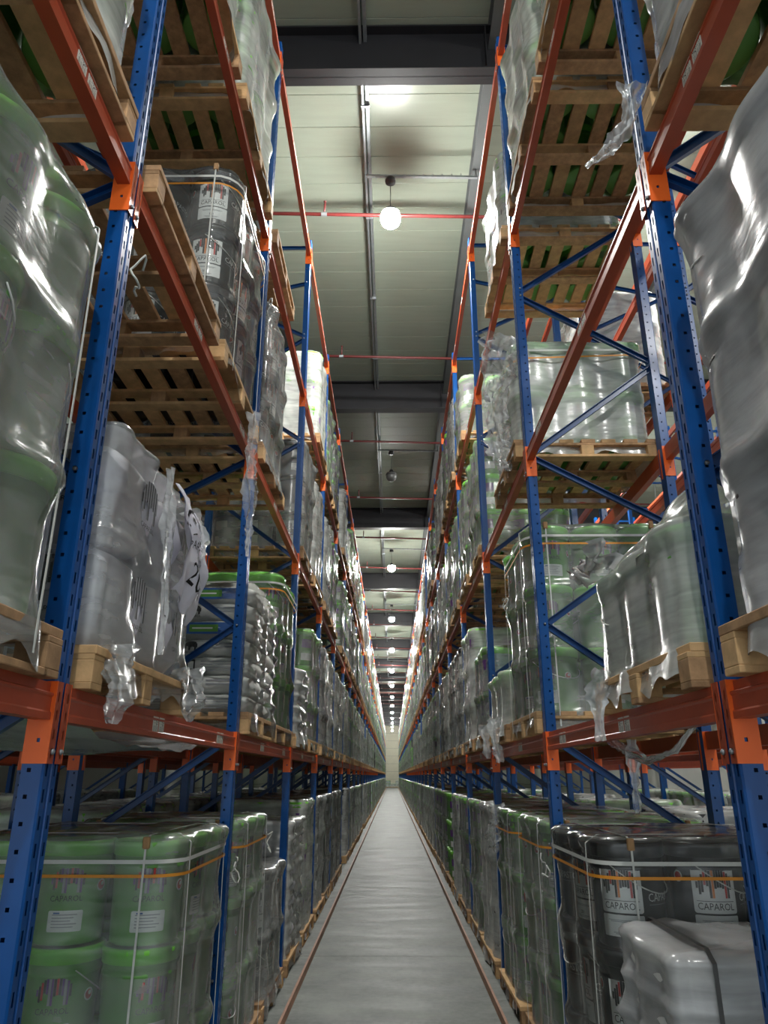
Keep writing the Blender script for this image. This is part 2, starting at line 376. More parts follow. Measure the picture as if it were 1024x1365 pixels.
# ================================================================== RACKING
def post_mesh(detail, name='post'):
    """front (aisle) face at x=0, body towards +x, near face y=0, far face y=PW"""
    m2 = MB(); H = PTOP
    if detail:
        P = 0.075; n = int(H / P); vz = [0.0]
        for k in range(n): vz += [k * P + .018, k * P + .056]
        vz.append(H)
        hol = lambda cols: (lambda i, j: i in cols and j % 2 == 1)
        # front face with a central groove
        g = 0.010
        for (y0, y1) in ((0.006, 0.04), (0.06, PW - .006)):
            us = [y0, y0 + .011, y0 + .021, y1]
            if y0 > .03: us = [y0, y1 - .021, y1 - .011, y1]
            m2.perf(us, vz, hol({1}), lambda u, t: (0, u, t), 'blue')
        for (ya, xa, yb, xb) in ((.04, 0, .043, g), (.043, g, .057, g), (.057, g, .06, 0)):
            m2.add([(xa, ya, 0), (xb, yb, 0), (xb, yb, H), (xa, ya, H)], [(0, 1, 2, 3)], 'blue')
        # chamfers + side faces with round-ish holes
        vz2 = [0.0]
        for k in range(n): vz2 += [k * P + .030, k * P + .042]
        vz2.append(H)
        for ys, yi in ((0.0, .006), (PW, PW - .006)):
            m2.add([(.006, ys, 0), (0, yi, 0), (0, yi, H), (.006, ys, H)], [(0, 1, 2, 3)], 'blue')
            m2.perf([.006, .038, .05, PD], vz2, hol({1}), lambda u, t, ys=ys: (u, ys, t), 'blue')
            m2.add([(PD, ys, 0), (PD, abs(ys - .018), 0), (PD, abs(ys - .018), H), (PD, ys, H)], [(0, 1, 2, 3)], 'blue')
        m2.box(.014, PD - .002, .004, PW - .004, .01, H - .01, 'steel_dark') if False else m2.add([(PD - .001, .004, 0), (PD - .001, PW - .004, 0), (PD - .001, PW - .004, H), (PD - .001, .004, H)], [(0, 1, 2, 3)], 'blue')  # rear sheet added to the open post, blocks light so the slots look dark
        m2.box(-.02, PD + .03, -.02, PW + .02, 0, .008, 'blue')
    else:
        m2.box(0, PD, 0, PW, 0, H, 'blue')
    return m2
BR = [(.2, .2), (.65, 1.38), (2.05, 1.38), (2.82, 2.12), (2.82, 3.5), (4.10, 3.55), (4.14, 4.88), (5.55, 4.94), (5.62, 6.3), (7.0, 6.35), (7.06, 7.55), (7.85, 7.6), (8.42, 8.42)]
def brace_mb(zf, zr, detail):
    m2 = MB(); p = (PD - .012, PW / 2, zf); q = (RD - PD + .012, PW / 2, zr)
    if detail:
        # C section: web + two flanges
        d = (Vector(q) - Vector(p)).normalized(); n = Vector((0, 1, 0)).cross(d).normalized()
        m2.bar(p, q, .045, .004, 'blue_brace', (0, 1, 0))
        for sg in (-1, 1):
            o = n * (sg * .0205) + Vector((0, -.013, 0))
            m2.bar(Vector(p) + o, Vector(q) + o, .004, .026, 'blue_brace', (0, 1, 0))
    else: m2.bar(p, q, .045, .028, 'blue_brace', (0, 1, 0))
    return m2
POST_HI = post_mesh(True).mesh('post'); 
BRACE = [brace_mb(a, b, True).mesh('brace') for a, b in BR]
mbb = MB(); mbb.lathe([(.009, 0), (.009, .008), (.005, .011)], 6, 'galv'); BOLT = mbb.mesh('bolt')
low = post_mesh(False); fl_ = MB(); fl_.merge(low, Matrix.Identity(4)); fl_.merge(low, Matrix.Translation((RD - PD, 0, 0)))
for a, b in BR: fl_.merge(brace_mb(a, b, False), Matrix.Identity(4))
FRAME_LO = fl_.mesh('rack_frame')

def mirror(o, s):
    # racks are built with depth towards +x; left racks are turned by mirroring on x
    if s < 0: o.scale = (-1, 1, 1)
def frame(side, n, x_face, hi, label, group):
    loc = (side * x_face, post_y(side, n), 0)
    if not hi:
        o = obj('rack_upright_frame', FRAME_LO, None, loc); mirror(o, side); tag(o, label, 'rack frame', group); return
    o = thing('rack_upright_frame', label, 'rack frame', loc, 0, group); mirror(o, side)
    obj('post', POST_HI, o)
    r = obj('post', POST_HI, o, (RD, PW, 0)); r.rotation_euler = (0, 0, PI)
    for i, (a, b) in enumerate(BR):
        br = obj('brace', BRACE[i], o)
        if n < 4:
            bo = obj('bolt', BOLT, br, (.044, -.001, a)); bo.rotation_euler = (PI / 2, 0, 0)
for s in (-1, 1):
    for n in range(0, NB + 1):
        if n < 9: lab = 'blue perforated upright frame, %s along the %s rack from the camera' % (ORD[n], SIDE[s])
        else: lab = 'blue upright frame among the far bays of the %s rack' % SIDE[s]
        frame(s, n, AX[s], n < 8, lab, 'upright frames of the %s rack' % SIDE[s])
    xb = AX[s] + RD + FLUE
    for n in range(0, 13):
        frame(s, n, xb, n < 4, ('blue upright frame standing behind the %s rack, %s from the camera' % (SIDE[s], ORD[n])), 'frames of the rack behind the %s rack' % SIDE[s])
    for n in range(1, 11):
        frame(s, n, xb + RD + 2.1, False, 'dark blue upright frame across the next aisle on the %s, %s from the camera' % (SIDE[s], ORD[n - 1]), 'frames across the next %s aisle' % SIDE[s])

# ---- beams (front face at x=0, depth +x; y from 0 to BL between posts; z=0 is top)
BL = S - PW
BH = 0.112
BPROF = [(0, -BH), (0, -.092), (.005, -.086), (.005, -.046), (0, -.040), (0, -.034), (.014, -.028), (.014, 0), (.052, 0), (.052, -BH)]
def beam_bar():
    m2 = MB(); m2.prism_y(BPROF, .005, BL - .005, 'orange'); return m2
def connector(end):
    """L plate hugging the post at one end of the beam; z from -.24 to 0"""
    m2 = MB(); y = 0.0 if end == 0 else BL; sg = -1 if end == 0 else 1
    zs = [-.24]
    for k in range(4): zs += [-.225 + k * .056, -.225 + k * .056 + .03]
    zs += [.004]
    ya, yb = y, y + sg * .040
    us = [0, .3, .52, 1]
    hol = lambda i, j: i == 1 and j % 2 == 1
    for xo in (-.004, -.0075):
        m2.perf(us, zs, hol, lambda u, t: (xo, ya + (yb - ya) * u, t), 'orange')
    for u in (0, 1):
        yy = ya + (yb - ya) * u
        m2.add([(-.004, yy, -.24), (-.0075, yy, -.24), (-.0075, yy, .004), (-.004, yy, .004)], [(0, 1, 2, 3)], 'orange')
    m2.add([(-.004, ya, -.24), (-.0075, ya, -.24), (-.0075, yb, -.24), (-.004, yb, -.24)], [(0, 1, 2, 3)], 'orange')
    # side plate against the post
    y0, y1 = (y, y + .005) if end == 0 else (y - .005, y)
    for yy in (y0, y1):
        m2.perf([-.0075, .022, .032, PD + .002], [-.24, -.178, -.166, .004], lambda i, j: i == 1 and j == 1, lambda u, t: (u, yy, t), 'orange_lit_plate')
    for x in (-.0075, PD + .002): m2.add([(x, y0, -.24), (x, y1, -.24), (x, y1, .004), (x, y0, .004)], [(0, 1, 2, 3)], 'orange_lit_plate')
    m2.add([(-.0075, y0, -.24), (-.0075, y1, -.24), (PD + .002, y1, -.24), (PD + .002, y0, -.24)], [(0, 1, 2, 3)], 'orange_lit_plate')
    return m2
BEAM = beam_bar().mesh('beam_bar'); CONN = [connector(0).mesh('end_connector'), connector(1).mesh('end_connector')]
bl = MB(); bl.box(-.002, 0, -.036, .036, -.04, .04, 'barcode'); STICK = bl.mesh('barcode_label')
pin = MB(); pin.lathe([(.009, 0), (.009, .006), (.004, .010)], 8, 'galv'); PIN = pin.mesh('safety_pin')
bf = MB(); bf.merge(beam_bar(), Matrix.Identity(4))
for e, (y0, y1) in enumerate(((-.044, .005), (BL - .005, BL + .044))): bf.box(-.0075, PD, y0 if e == 0 else BL - .005, .005 if e == 0 else BL, -.24, .004, 'orange_lit_plate'); bf.box(-.0075, -.004, y0, y1, -.24, .004, 'orange')
BEAM_LO_MB = bf; BEAM_LO = bf.mesh('pallet_beam')
STUFF_BEAMS = MB()
def beam(side, bay, lvl, x_face, rear, detail, label, group):
    y0 = post_y(side, bay) + PW
    sx = side * (x_face + (RD if rear else 0)); flip = (side > 0) == rear       # aisle-facing side points away from rack centre
    loc = (sx, y0, LV[lvl])
    if detail == 0:
        mt = Matrix.Translation(loc) @ Matrix.Diagonal((-1 if flip or False else 1, 1, 1, 1)) if side > 0 else Matrix.Translation(loc) @ Matrix.Diagonal((1 if rear else -1, 1, 1, 1))
        m2 = MB(); m2.box(0, .05, 0, BL, -BH, 0, 'orange'); STUFF_BEAMS.merge(m2, mt); return
    scx = (1 if side > 0 else -1) * (-1 if rear else 1)
    if detail == 1:
        o = obj('pallet_beam', BEAM_LO, None, loc); o.scale = (scx, 1, 1); tag(o, label, 'rack beam', group); return
    o = thing('pallet_beam', label, 'rack beam', loc, 0, group); o.scale = (scx, 1, 1)
    obj('beam_bar', BEAM, o)
    for e in (0, 1):
        c = obj('end_connector', CONN[e], o)
        p = obj('safety_pin', PIN, c, (-.0075, -.02 if e == 0 else BL + .02, -.205)); p.rotation_euler = (0, -PI / 2, 0)
    if not rear and x_face < 1.2:
        for yy in (.95, 1.04, 2.2, 2.29): obj('barcode_label', STICK, o, (.004, yy, -.066))
for s in (-1, 1):
    for b in range(NB):
        for l in (1, 2, 3, 4):
            lab = 'orange load beam of the %s, aisle side, %s bay of the %s rack' % (LVN[l], ORD[b] if b < 22 else 'far', SIDE[s])
            beam(s, b, l, AX[s], False, 2 if b < 6 else (1 if b < 20 else 0), lab, 'aisle-side beams of the %s rack' % SIDE[s])
            lab = 'orange load beam of the %s, rear side, %s bay of the %s rack' % (LVN[l], ORD[b] if b < 22 else 'far', SIDE[s])
            beam(s, b, l, AX[s], True, 2 if b < 2 else (1 if b < 7 else 0), lab, 'rear beams of the %s rack' % SIDE[s])
            if b < 12:
                for rear in (False, True):
                    lab = 'orange %s beam, %s side, %s bay of the rack behind the %s rack' % (LVN[l], 'far' if rear else 'near', ORD[b], SIDE[s])
                    beam(s, b, l, AX[s] + RD + FLUE, rear, 1 if b < 5 else 0, lab, 'beams of the rack behind the %s rack' % SIDE[s])
                    if b > 0 and b < 10: beam(s, b, l, AX[s] + 2 * RD + FLUE + 2.1, rear, 0, '', '')
o = obj('far_rack_beams', STUFF_BEAMS); o['kind'] = 'stuff'; tag(o, 'orange load beams of the distant bays and the racks behind', 'rack beam')

# ================================================================== LAMPS, PIPES
def lamp(x, y, lit, label):
    t = thing('pendant_lamp', label, 'lamp', (x, y, 0), 0, 'pendant lamps')
    m2 = MB(); m2.lathe([(.07, 9.50), (.075, 9.53), (.06, 9.57), (.02, 9.585)], 20, 'lamp_black'); obj('canopy', m2, t)
    m2 = MB(); m2.tube([(0, 0, 9.52), (0, 0, 9.05)], .006, 6, 'lamp_black'); obj('cord', m2, t)
    if abs(x) > 1: m2 = MB(); m2.tube([(0, 0, 9.58), (0, 0, ZC)], .008, 6, 'lamp_black'); obj('drop_rod', m2, t)
    m2 = MB(); m2.lathe([(.02, 9.07), (.045, 9.06), (.06, 9.0), (.125, 8.975), (.134, 8.95)], 24, 'lamp_black'); obj('housing', m2, t)
    m2 = MB(); m2.lathe([(.134, 8.935), (.142, 8.93), (.142, 8.915), (.134, 8.91)], 24, 'lamp_black', cap0=False, cap1=False); obj('rim', m2, t)
    m2 = MB(); m2.lathe([(.130, 8.952), (.135, 8.94), (.135, 8.90), (.13, 8.85), (.115, 8.81), (.08, 8.775), (.04, 8.76), (.01, 8.756)], 24, 'lamp_lit' if lit else 'lamp_off', cap0=False); obj('lens', m2, t)
for k, yy in enumerate((-2.2, 7.95, 17.0, 25.6, 34.8, 44.0, 53.2, 62.4, 71.6, 80.8, 90.0, 99.2, 108.4, 117.6, 126.8)):
    lamp(0.0, yy, k != 2, 'lit round pendant lamp over the aisle, %s from the camera' % ORD[k] if k != 2 else 'unlit pendant lamp with round dark housing over the aisle')
for s in (-1, 1):
    for k, yy in enumerate((-1.5, 8.2, 17.4, 27.0)):
        lamp(s * 4.55, yy, s > 0, ('lit' if s > 0 else 'unlit') + ' pendant lamp over the next aisle on the %s, %s from the camera' % (SIDE[s], ORD[k]))
for k, yy in enumerate((-2.2, 7.95, 17.0, 25.6, 34.8, 44.0, 53.2, 62.4, 71.6, 80.8, 90.0, 99.2, 108.4, 117.6, 126.8)):
    m2 = MB(); m2.box(-.32, -.30, yy - .01, yy + .01, 9.6, ZC, 'galv'); m2.box(1.17, 1.19, yy - .01, yy + .01, 9.58, 9.73, 'galv')
    m2.bar((-.34, yy, 9.62), (1.2, yy, 9.58), .035, .03, 'galv', (0, 0, 1))
    for j in range(10): m2.box(-.2 + j * .13, -.19 + j * .13, yy - .02, yy + .02, 9.575, 9.63, 'galv')
    tag(obj('lamp_rail', m2), 'thin galvanised rail carrying the %s pendant lamp over the aisle' % ORD[k], 'rail', 'lamp rails')

SPR = MB(); SPR.lathe([(.016, .02), (.016, .16), (.02, .17), (.012, .19), (.012, .215), (.024, .22), (.024, .226)], 10, 'red_pipe'); SPR = SPR.mesh('sprinkler_head')
CLP = MB(); CLP.prism_x([(.034 * math.cos(a * PI / 5), .034 * math.sin(a * PI / 5)) for a in range(10)], -.04, .04, 'galv'); CLP = CLP.mesh('coupling')
for k in range(22):
    yy = 8.42 + 3.78 * k if k else 8.42
    t = thing('sprinkler_pipe', 'dark red sprinkler pipe crossing under the ceiling, %s from the camera' % ORD[k], 'pipe', (0, yy, 9.36), 0, 'sprinkler pipes')
    t.rotation_euler = (0, 0.03, 0)
    m2 = MB(); m2.tube([(-9.4, 0, 0), (9.4, 0, 0)], .026, 10, 'red_pipe'); obj('pipe', m2, t)
    for x in (-6.95, -3.95, -.95, 2.05, 5.05): obj('sprinkler_head', SPR, t, (x, 0, 0)); obj('coupling', CLP, t, (x, 0, 0))
    for x in (-7.6, -2.4, 3.3, 7.6):
        m2 = MB(); m2.tube([(x, 0, 0), (x, 0, ZC - 9.36 - .02 + x * .03)], .006, 6, 'galv'); m2.tube([(x, .03 * math.cos(a * PI / 5), .03 * math.sin(a * PI / 5)) for a in range(10)], .004, 4, 'galv', True); obj('hanger_rod', m2, t)

# ================================================================== PALLETS
WOODS = ('wood', 'wood_dark')
LX, LY, PH = 1.14, 1.2, 0.148
def bx(dx, dy, dz, mat):
    m2 = MB(); m2.bbox(-dx / 2, dx / 2, -dy / 2, dy / 2, 0, dz, .003, mat); return m2
PM = {}
for i, wd in enumerate(WOODS):
    PM['bot', i] = bx(LX, .1, .022, wd).mesh('bottom_board'); PM['blk', i] = bx(.1, .098, .076, wd).mesh('block'); PM['str', i] = bx(LX, .098, .02, wd).mesh('stringer_board')
    PM['dk', i] = bx(.11, LY, .03, wd).mesh('deck_board'); PM['edge', i] = bx(.1, LY / 2 - .106, .022, wd).mesh('bottom_board')
def pallet_items(per, rnd):
    it = []
    for yy in (-.55, 0, .55):
        it.append(('bot', 'bottom_board', (0, yy, 0))); it.append(('str', 'stringer_board', (0, yy, .098)))
        for xx in (-.52, 0, .52): it.append(('blk', 'block', (xx, yy, .022)))
    if per:
        for xx in (-.52, .52):
            for yy in (-.275, .275): it.append(('edge', 'bottom_board', (xx, yy, 0)))
    for k in range(7): it.append(('dk', 'deck_board', (-.515 + k * .1717 + rnd.uniform(-.012, .012), 0, .118)))
    return it
def pallet_lo(mat):
    m2 = MB()
    for yy in (-.55, 0, .55):
        m2.box(-LX / 2, LX / 2, yy - .05, yy + .05, 0, .022, mat); m2.box(-LX / 2, LX / 2, yy - .05, yy + .05, .098, .118, mat)
        for xx in (-.52, 0, .52): m2.box(xx - .05, xx + .05, yy - .049, yy + .049, .022, .098, mat)
    for k in range(7): m2.box(-.57 + k * .1717, -.46 + k * .1717, -.6, .6, .118, .148, mat)
    return m2
PAL_LO_MB = pallet_lo('wood'); PAL_LO = [PAL_LO_MB.mesh('pallet'), pallet_lo('wood_dark').mesh('pallet')]
STUFF_PAL = MB()
def pallet(loc, detail, label, group, rnd, per=False, rz=0.0):
    if detail == 0:
        m2 = MB(); m2.box(-LX / 2, LX / 2, -.6, .6, .118, .148, 'wood')
        for yy in (-.55, 0, .55): m2.box(-LX / 2, LX / 2, yy - .05, yy + .05, 0, .118, 'wood')
        STUFF_PAL.merge(m2, Matrix.Translation(loc)); return
    if detail == 1:
        o = obj('wooden_pallet', PAL_LO[rnd.randint(0, 1)], None, loc, rz); tag(o, label, 'pallet', group); return
    t = thing('wooden_pallet', label, 'pallet', loc, rz, group)
    base = rnd.choice((0, 0, 1))
    for key, nm, p in pallet_items(per, rnd): obj(nm, PM[key, base if rnd.random() < .75 else 1 - base], t, p)

# ================================================================== BUCKETS
BHT, BR_ = 0.455, 0.178
def brad(z): return 0.160 + 0.014 * z / BHT
def bucket_body(mat, n=24):
    m2 = MB(); m2.lathe([(.150, 0), (.158, .006), (brad(.02), .02), (brad(.33), .33), (brad(.335) + .005, .335), (brad(.345) + .005, .345), (brad(.35), .35), (brad(.40), .40)], n, mat, cap1=False); return m2
def bucket_lid(mat, n=24):
    m2 = MB(); m2.lathe([(.1765, .385), (.181, .388), (.181, .425), (.184, .428), (.184, .445), (.178, .452), (.165, .452), (.160, .444), (.05, .443)], n, mat); return m2
def handle_mb():
    m2 = MB(); pts = []
    for k in range(15):
        a = -PI / 2 + (k / 14 - .5) * PI; z = .36 - .13 * math.cos((k / 14 - .5) * PI); r = .179
        pts.append((r * math.cos(a), r * math.sin(a), z))
    m2.tube(pts, .0032, 5, 'strap_white'); return m2
ELE = [(.34, .58), (.12, .70), (.20, .84), (.46, .94), (.42, .98), (.0, .97), (.0, 1.0), (.34, 1.0), (.38, 1.0), (.38, .99), (.34, .97), (.0, .94), (.0, .88), (.30, .76)]
class Label:
    """flat decal pieces wrapped onto the bucket wall; faces -y"""
    def __init__(s): s.mb = MB()
    def wrap(s, x, z, off):
        r = brad(z) + off; a = -PI / 2 + x / r; return (r * math.cos(a), r * math.sin(a), z)
    def rect(s, x0, x1, z0, z1, off, mat, n=None):
        n = n or max(1, int((x1 - x0) / .02)); v = []
        for k in range(n + 1):
            x = x0 + (x1 - x0) * k / n; v += [s.wrap(x, z0, off), s.wrap(x, z1, off)]
        s.mb.add(v, [(2 * k, 2 * k + 2, 2 * k + 3, 2 * k + 1) for k in range(n)], mat, True)
    def card(s, x0, x1, z0, z1, off, mat, r=.012):
        s.rect(x0 + r, x1 - r, z0, z1, off, mat); s.rect(x0, x0 + r, z0 + r, z1 - r, off, mat, 1); s.rect(x1 - r, x1, z0 + r, z1 - r, off, mat, 1)
        for cx, cz, a0 in ((x0 + r, z0 + r, PI), (x1 - r, z0 + r, 1.5 * PI), (x1 - r, z1 - r, 0), (x0 + r, z1 - r, .5 * PI)):
            v = [s.wrap(cx, cz, off)] + [s.wrap(cx + r * math.cos(a0 + k * PI / 8), cz + r * math.sin(a0 + k * PI / 8), off) for k in range(5)]
            s.mb.add(v, [(0, k + 1, k + 2) for k in range(4)], mat)
    def disc(s, cx, cz, r, off, mat):
        v = [s.wrap(cx, cz, off)] + [s.wrap(cx + r * math.cos(k * PI / 8), cz + r * math.sin(k * PI / 8), off) for k in range(16)]
        s.mb.add(v, [(0, 1 + k, 1 + (k + 1) % 16) for k in range(16)], mat)
    def elephant(s, x0, x1, z0, z1, off, cols):
        n = len(ELE); wd = (x1 - x0) / n
        for i, (a, b) in enumerate(ELE):
            s.rect(x0 + i * wd, x0 + (i + .9) * wd, z0 + (z1 - z0) * a, z0 + (z1 - z0) * b, off, cols[i % len(cols)], 1)
    def text(s, body, x, z, size, off, mat, width=None):
        vs_, fs = text_geo(body, size); k = 1.0
        if width:
            xs = [v[0] for v in vs_]; k = width / (max(xs) - min(xs))
        s.mb.add([s.wrap(x + v[0] * k, z + v[1], off) for v in vs_], fs, mat)
def label_black():
    l = Label(); l.card(-.10, .10, .15, .345, .0015, 'label_white')
    l.elephant(-.082, .082, .215, .335, .0025, ('ink_black', 'ink_black', 'ink_black', 'ink_red', 'ink_black', 'ink_black', 'ink_orange', 'ink_black'))
    l.rect(-.085, .085, .2, .2025, .0025, 'ink_black'); l.text('CAPAROL', 0, .178, .042, .0028, 'ink_black', .165)
    l.card(-.10, .10, .05, .142, .0015, 'label_white', .006)
    l.text('SB1', 0, .083, .022, .0028, 'ink_black')
    for k in range(4): l.rect(-.07 + .01 * k, .07 - .012 * k, .118 - k * .006 if k < 2 else .066 - (k - 2) * .006, .121 - k * .006 if k < 2 else .069 - (k - 2) * .006, .0026, 'ink_grey')
    l.text('CAPASTO', .225, .215, .05, .002, 'label_white', .19); l.rect(.13, .32, .185, .188, .002, 'ink_grey')
    l.disc(-.17, .30, .026, .0015, 'label_white'); l.disc(-.17, .30, .019, .0022, 'ink_red')
    return l.mb
def label_green():
    l = Label(); dk = ('ink_purple', 'ink_black', 'ink_red', 'ink_black', 'ink_purple', 'ink_grey')
    l.elephant(-.08, .08, .225, .335, .0018, dk); l.text('CAPAROL', 0, .2, .036, .002, 'ink_black', .15)
    l.card(-.075, .085, .06, .15, .0016, 'label_white', .008)
    for k in range(5): l.rect(-.055, .06 - .014 * (k % 3), .13 - k * .013, .134 - k * .013, .0026, 'ink_grey')
    l.rect(-.05, -.02, .136, .143, .0026, 'ink_blue', 1)
    l.disc(.17, .25, .027, .0015, 'label_white'); l.disc(.17, .25, .02, .0022, 'ink_red'); l.disc(.176, .256, .010, .0028, 'label_white')
    return l.mb
KINDS = {'G': ('bucket_green', 'lid_green', 'film_wrapped green paint buckets'), 'O': ('bucket_olive', 'lid_green', ''), 'K': ('bucket_black', 'lid_black', ''), 'Y': ('bucket_grey', 'lid_black', ''), 'P': ('bucket_pale', 'lid_green', '')}
LABELS = {'G': label_green().mesh('printed_label'), 'K': label_black().mesh('printed_label')}
LABELS['O'] = LABELS['P'] = LABELS['G']; LABELS['Y'] = LABELS['K']
BODY = {k: bucket_body(v[0]).mesh('bucket') for k, v in KINDS.items()}
LID = {k: bucket_lid(v[1]).mesh('lid') for k, v in KINDS.items()}
HAND = handle_mb().mesh('handle')
def bucket1(k, n=14):
    m2 = MB(); m2.lathe([(.152, 0), (.160, .01), (.172, .386)], n, KINDS[k][0], cap1=False)
    m2.lathe([(.173, .385), (.182, .39), (.184, .45), (.165, .452)], n, KINDS[k][1], cap0=False)
    l = Label(); l.rect(-.08, .08, .06, .15, .004, 'label_white', 4); l.rect(-.075, .075, .22, .33, .004, 'label_white' if k in 'KY' else 'ink_purple', 4)
    m2.merge(l.mb, Matrix.Identity(4)); return m2
B1_MB = {k: bucket1(k) for k in KINDS}; B1 = {k: m_.mesh('bucket') for k, m_ in B1_MB.items()}

# ================================================================== FILM
def outline(hx, hy, r, n):
    """rounded rectangle by arclength: points, normals, side coordinate"""
    a, b = 2 * (hx - r), 2 * (hy - r); q = PI * r / 2; per = 2 * a + 2 * b + 4 * q; out = []
    segs = [('l', a, (-(hx - r), -hy), (1, 0), (0, -1)), ('c', q, (hx - r, -(hy - r)), -PI / 2, 0), ('l', b, (hx, -(hy - r)), (0, 1), (1, 0)), ('c', q, (hx - r, hy - r), 0, 0),
            ('l', a, (hx - r, hy), (-1, 0), (0, 1)), ('c', q, (-(hx - r), hy - r), PI / 2, 0), ('l', b, (-hx, hy - r), (0, -1), (-1, 0)), ('c', q, (-(hx - r), -(hy - r)), PI, 0)]
    for k in range(n):
        s = per * k / n
        for sg in segs:
            if s <= sg[1]: break
            s -= sg[1]
        if sg[0] == 'l': p = (sg[2][0] + sg[3][0] * s, sg[2][1] + sg[3][1] * s); nn = sg[4]
        else:
            t = sg[3] + s / r; p = (sg[2][0] + r * math.cos(t), sg[2][1] + r * math.sin(t)); nn = (math.cos(t), math.sin(t))
        out.append((p[0], p[1], nn[0], nn[1]))
    return np.array(out)
def film_mb(hx, hy, H, tiers, seed, nu=120, nv=46, skirt=.11, amp=1.0, mat='film', cor=.17, tierh=None, cap=True, rag=.025, taper=0.0, scal=.010):
    rg = np.random.RandomState(seed); o = outline(hx, hy, cor, nu); th = tierh or (H / tiers)
    zz = np.linspace(-skirt, H, nv); U = np.arange(nu) / nu
    Z, UU = np.meshgrid(zz, U, indexing='ij')
    t = (Z % th) / th
    off = np.where(Z > 0, .012 * np.exp(-((t - .93) / .09) ** 2) - .020 * np.sin(PI * np.clip(t, 0, .9) / .9) ** 1, 0.0)
    px, py = o[:, 0], o[:, 1]
    sc = np.where(np.abs(o[:, 3]) > .9, np.cos(2 * PI * px / .372), np.where(np.abs(o[:, 2]) > .9, np.cos(2 * PI * py / .372), 1))
    off = off + scal * (sc[None, :] - 1) * (Z > 0)
    for k in range(9):
        m_ = rg.randint(2, 14); pz = rg.uniform(-5, 5); ph = rg.uniform(0, 2 * PI); A = rg.uniform(.002, .006) * amp
        off = off + A * (1 - 2 * np.abs(np.sin(PI * m_ * UU + pz * Z + ph + .7 * np.sin(6 * Z + ph)))) 
    for k in range(4):
        m_ = rg.randint(1, 5); pz = rg.uniform(-3, 3); off = off + .006 * amp * np.sin(2 * PI * m_ * UU + pz * Z + rg.uniform(0, 6))
    lowlim = np.where(t > .80, -.003, -.013) + .012 * (sc[None, :] - 1); off = np.where(Z > 0, np.maximum(off, lowlim), off)
    # skirt: hug the pallet, ragged lower edge
    k = np.clip(-Z / max(skirt, 1e-3), 0, 1); off = off + k * .018
    rgd = rag * np.sin(2 * PI * (7 * U + .3 * np.sin(2 * PI * 3 * U + seed)) + seed) + .5 * rag * np.sin(2 * PI * 19 * U + 2 * seed)
    Zs = Z + rgd[None, :] * k
    # round the shoulder
    d = np.clip((Z - (H - .03)) / .03, 0, 1); off = off - .012 * d ** 2
    X = px[None, :] + o[:, 2][None, :] * off; Y = py[None, :] + o[:, 3][None, :] * off
    if taper: k2 = 1 - taper * np.clip(Z / H, 0, 1) ** 1.6; X = X * k2 + .12 * (1 - k2); Y = Y * k2 - .3 * (1 - k2)
    v = np.stack([X, Y, Zs], -1).reshape(-1, 3).tolist(); f = []
    for j in range(nv - 1):
        for i in range(nu): f.append((j * nu + i, j * nu + (i + 1) % nu, (j + 1) * nu + (i + 1) % nu, (j + 1) * nu + i))
    if cap:
        base = (nv - 1) * nu; last = base
        for sc_ in (.93, .72, .45, .15):
            st = len(v)
            for i in range(nu):
                x, y = v[base + i][0] * sc_, v[base + i][1] * sc_
                v.append((x, y, H + .006 + .007 * math.sin(9 * x + seed) * math.cos(8 * y) + .004 * math.sin(31 * x + 17 * y)))
            for i in range(nu): f.append((last + i, last + (i + 1) % nu, st + (i + 1) % nu, st + i))
            last = st
        f.append(tuple(last + i for i in range(nu)))
    m2 = MB(); m2.add(v, f, mat, True); return m2
_film = {}
def film(hx, hy, H, tiers, seed, **kw):
    k = (hx, hy, H, tiers, seed, tuple(sorted(kw.items())))
    if k not in _film: _film[k] = film_mb(hx, hy, H, tiers, seed, **kw).mesh('stretch_film')
    return _film[k]
def band(hx, hy, z, wd, mat, off=.012, cor=.17, tilt=0.0, n=72):
    o = outline(hx + off, hy + off, cor, n); m2 = MB(); v = []
    for p in o:
        zz = z + tilt * p[0]
        v += [(p[0], p[1], zz), (p[0], p[1], zz + wd)]
    for p in o: v += [(p[0] - p[2] * .0015, p[1] - p[3] * .0015, z + tilt * p[0])]
    m2.add(v[:2 * n], [(2 * i, 2 * ((i + 1) % n), 2 * ((i + 1) % n) + 1, 2 * i + 1) for i in range(n)], mat, True)
    return m2
def cord(hx, x, H, mat='strap_white', wd=.010, off=.016, hy=None):
    """vertical strap loop over the load in a plane of constant x (or y)"""
    pts = [(x, -hx - off, -.1), (x, -hx - off, H * .5), (x, -hx - off * .6, H - .02), (x, -hx + .05, H + .018), (x, 0, H + .02), (x, hx - .05, H + .018), (x, hx + off * .6, H - .02), (x, hx + off, H * .5), (x, hx + off, -.1)]
    m2 = MB()
    for a, b in zip(pts[:-1], pts[1:]): m2.bar(a, b, wd, .002, mat, (1, 0, 0) if False else (0, (b[2] - a[2]), -(b[1] - a[1])))
    return m2

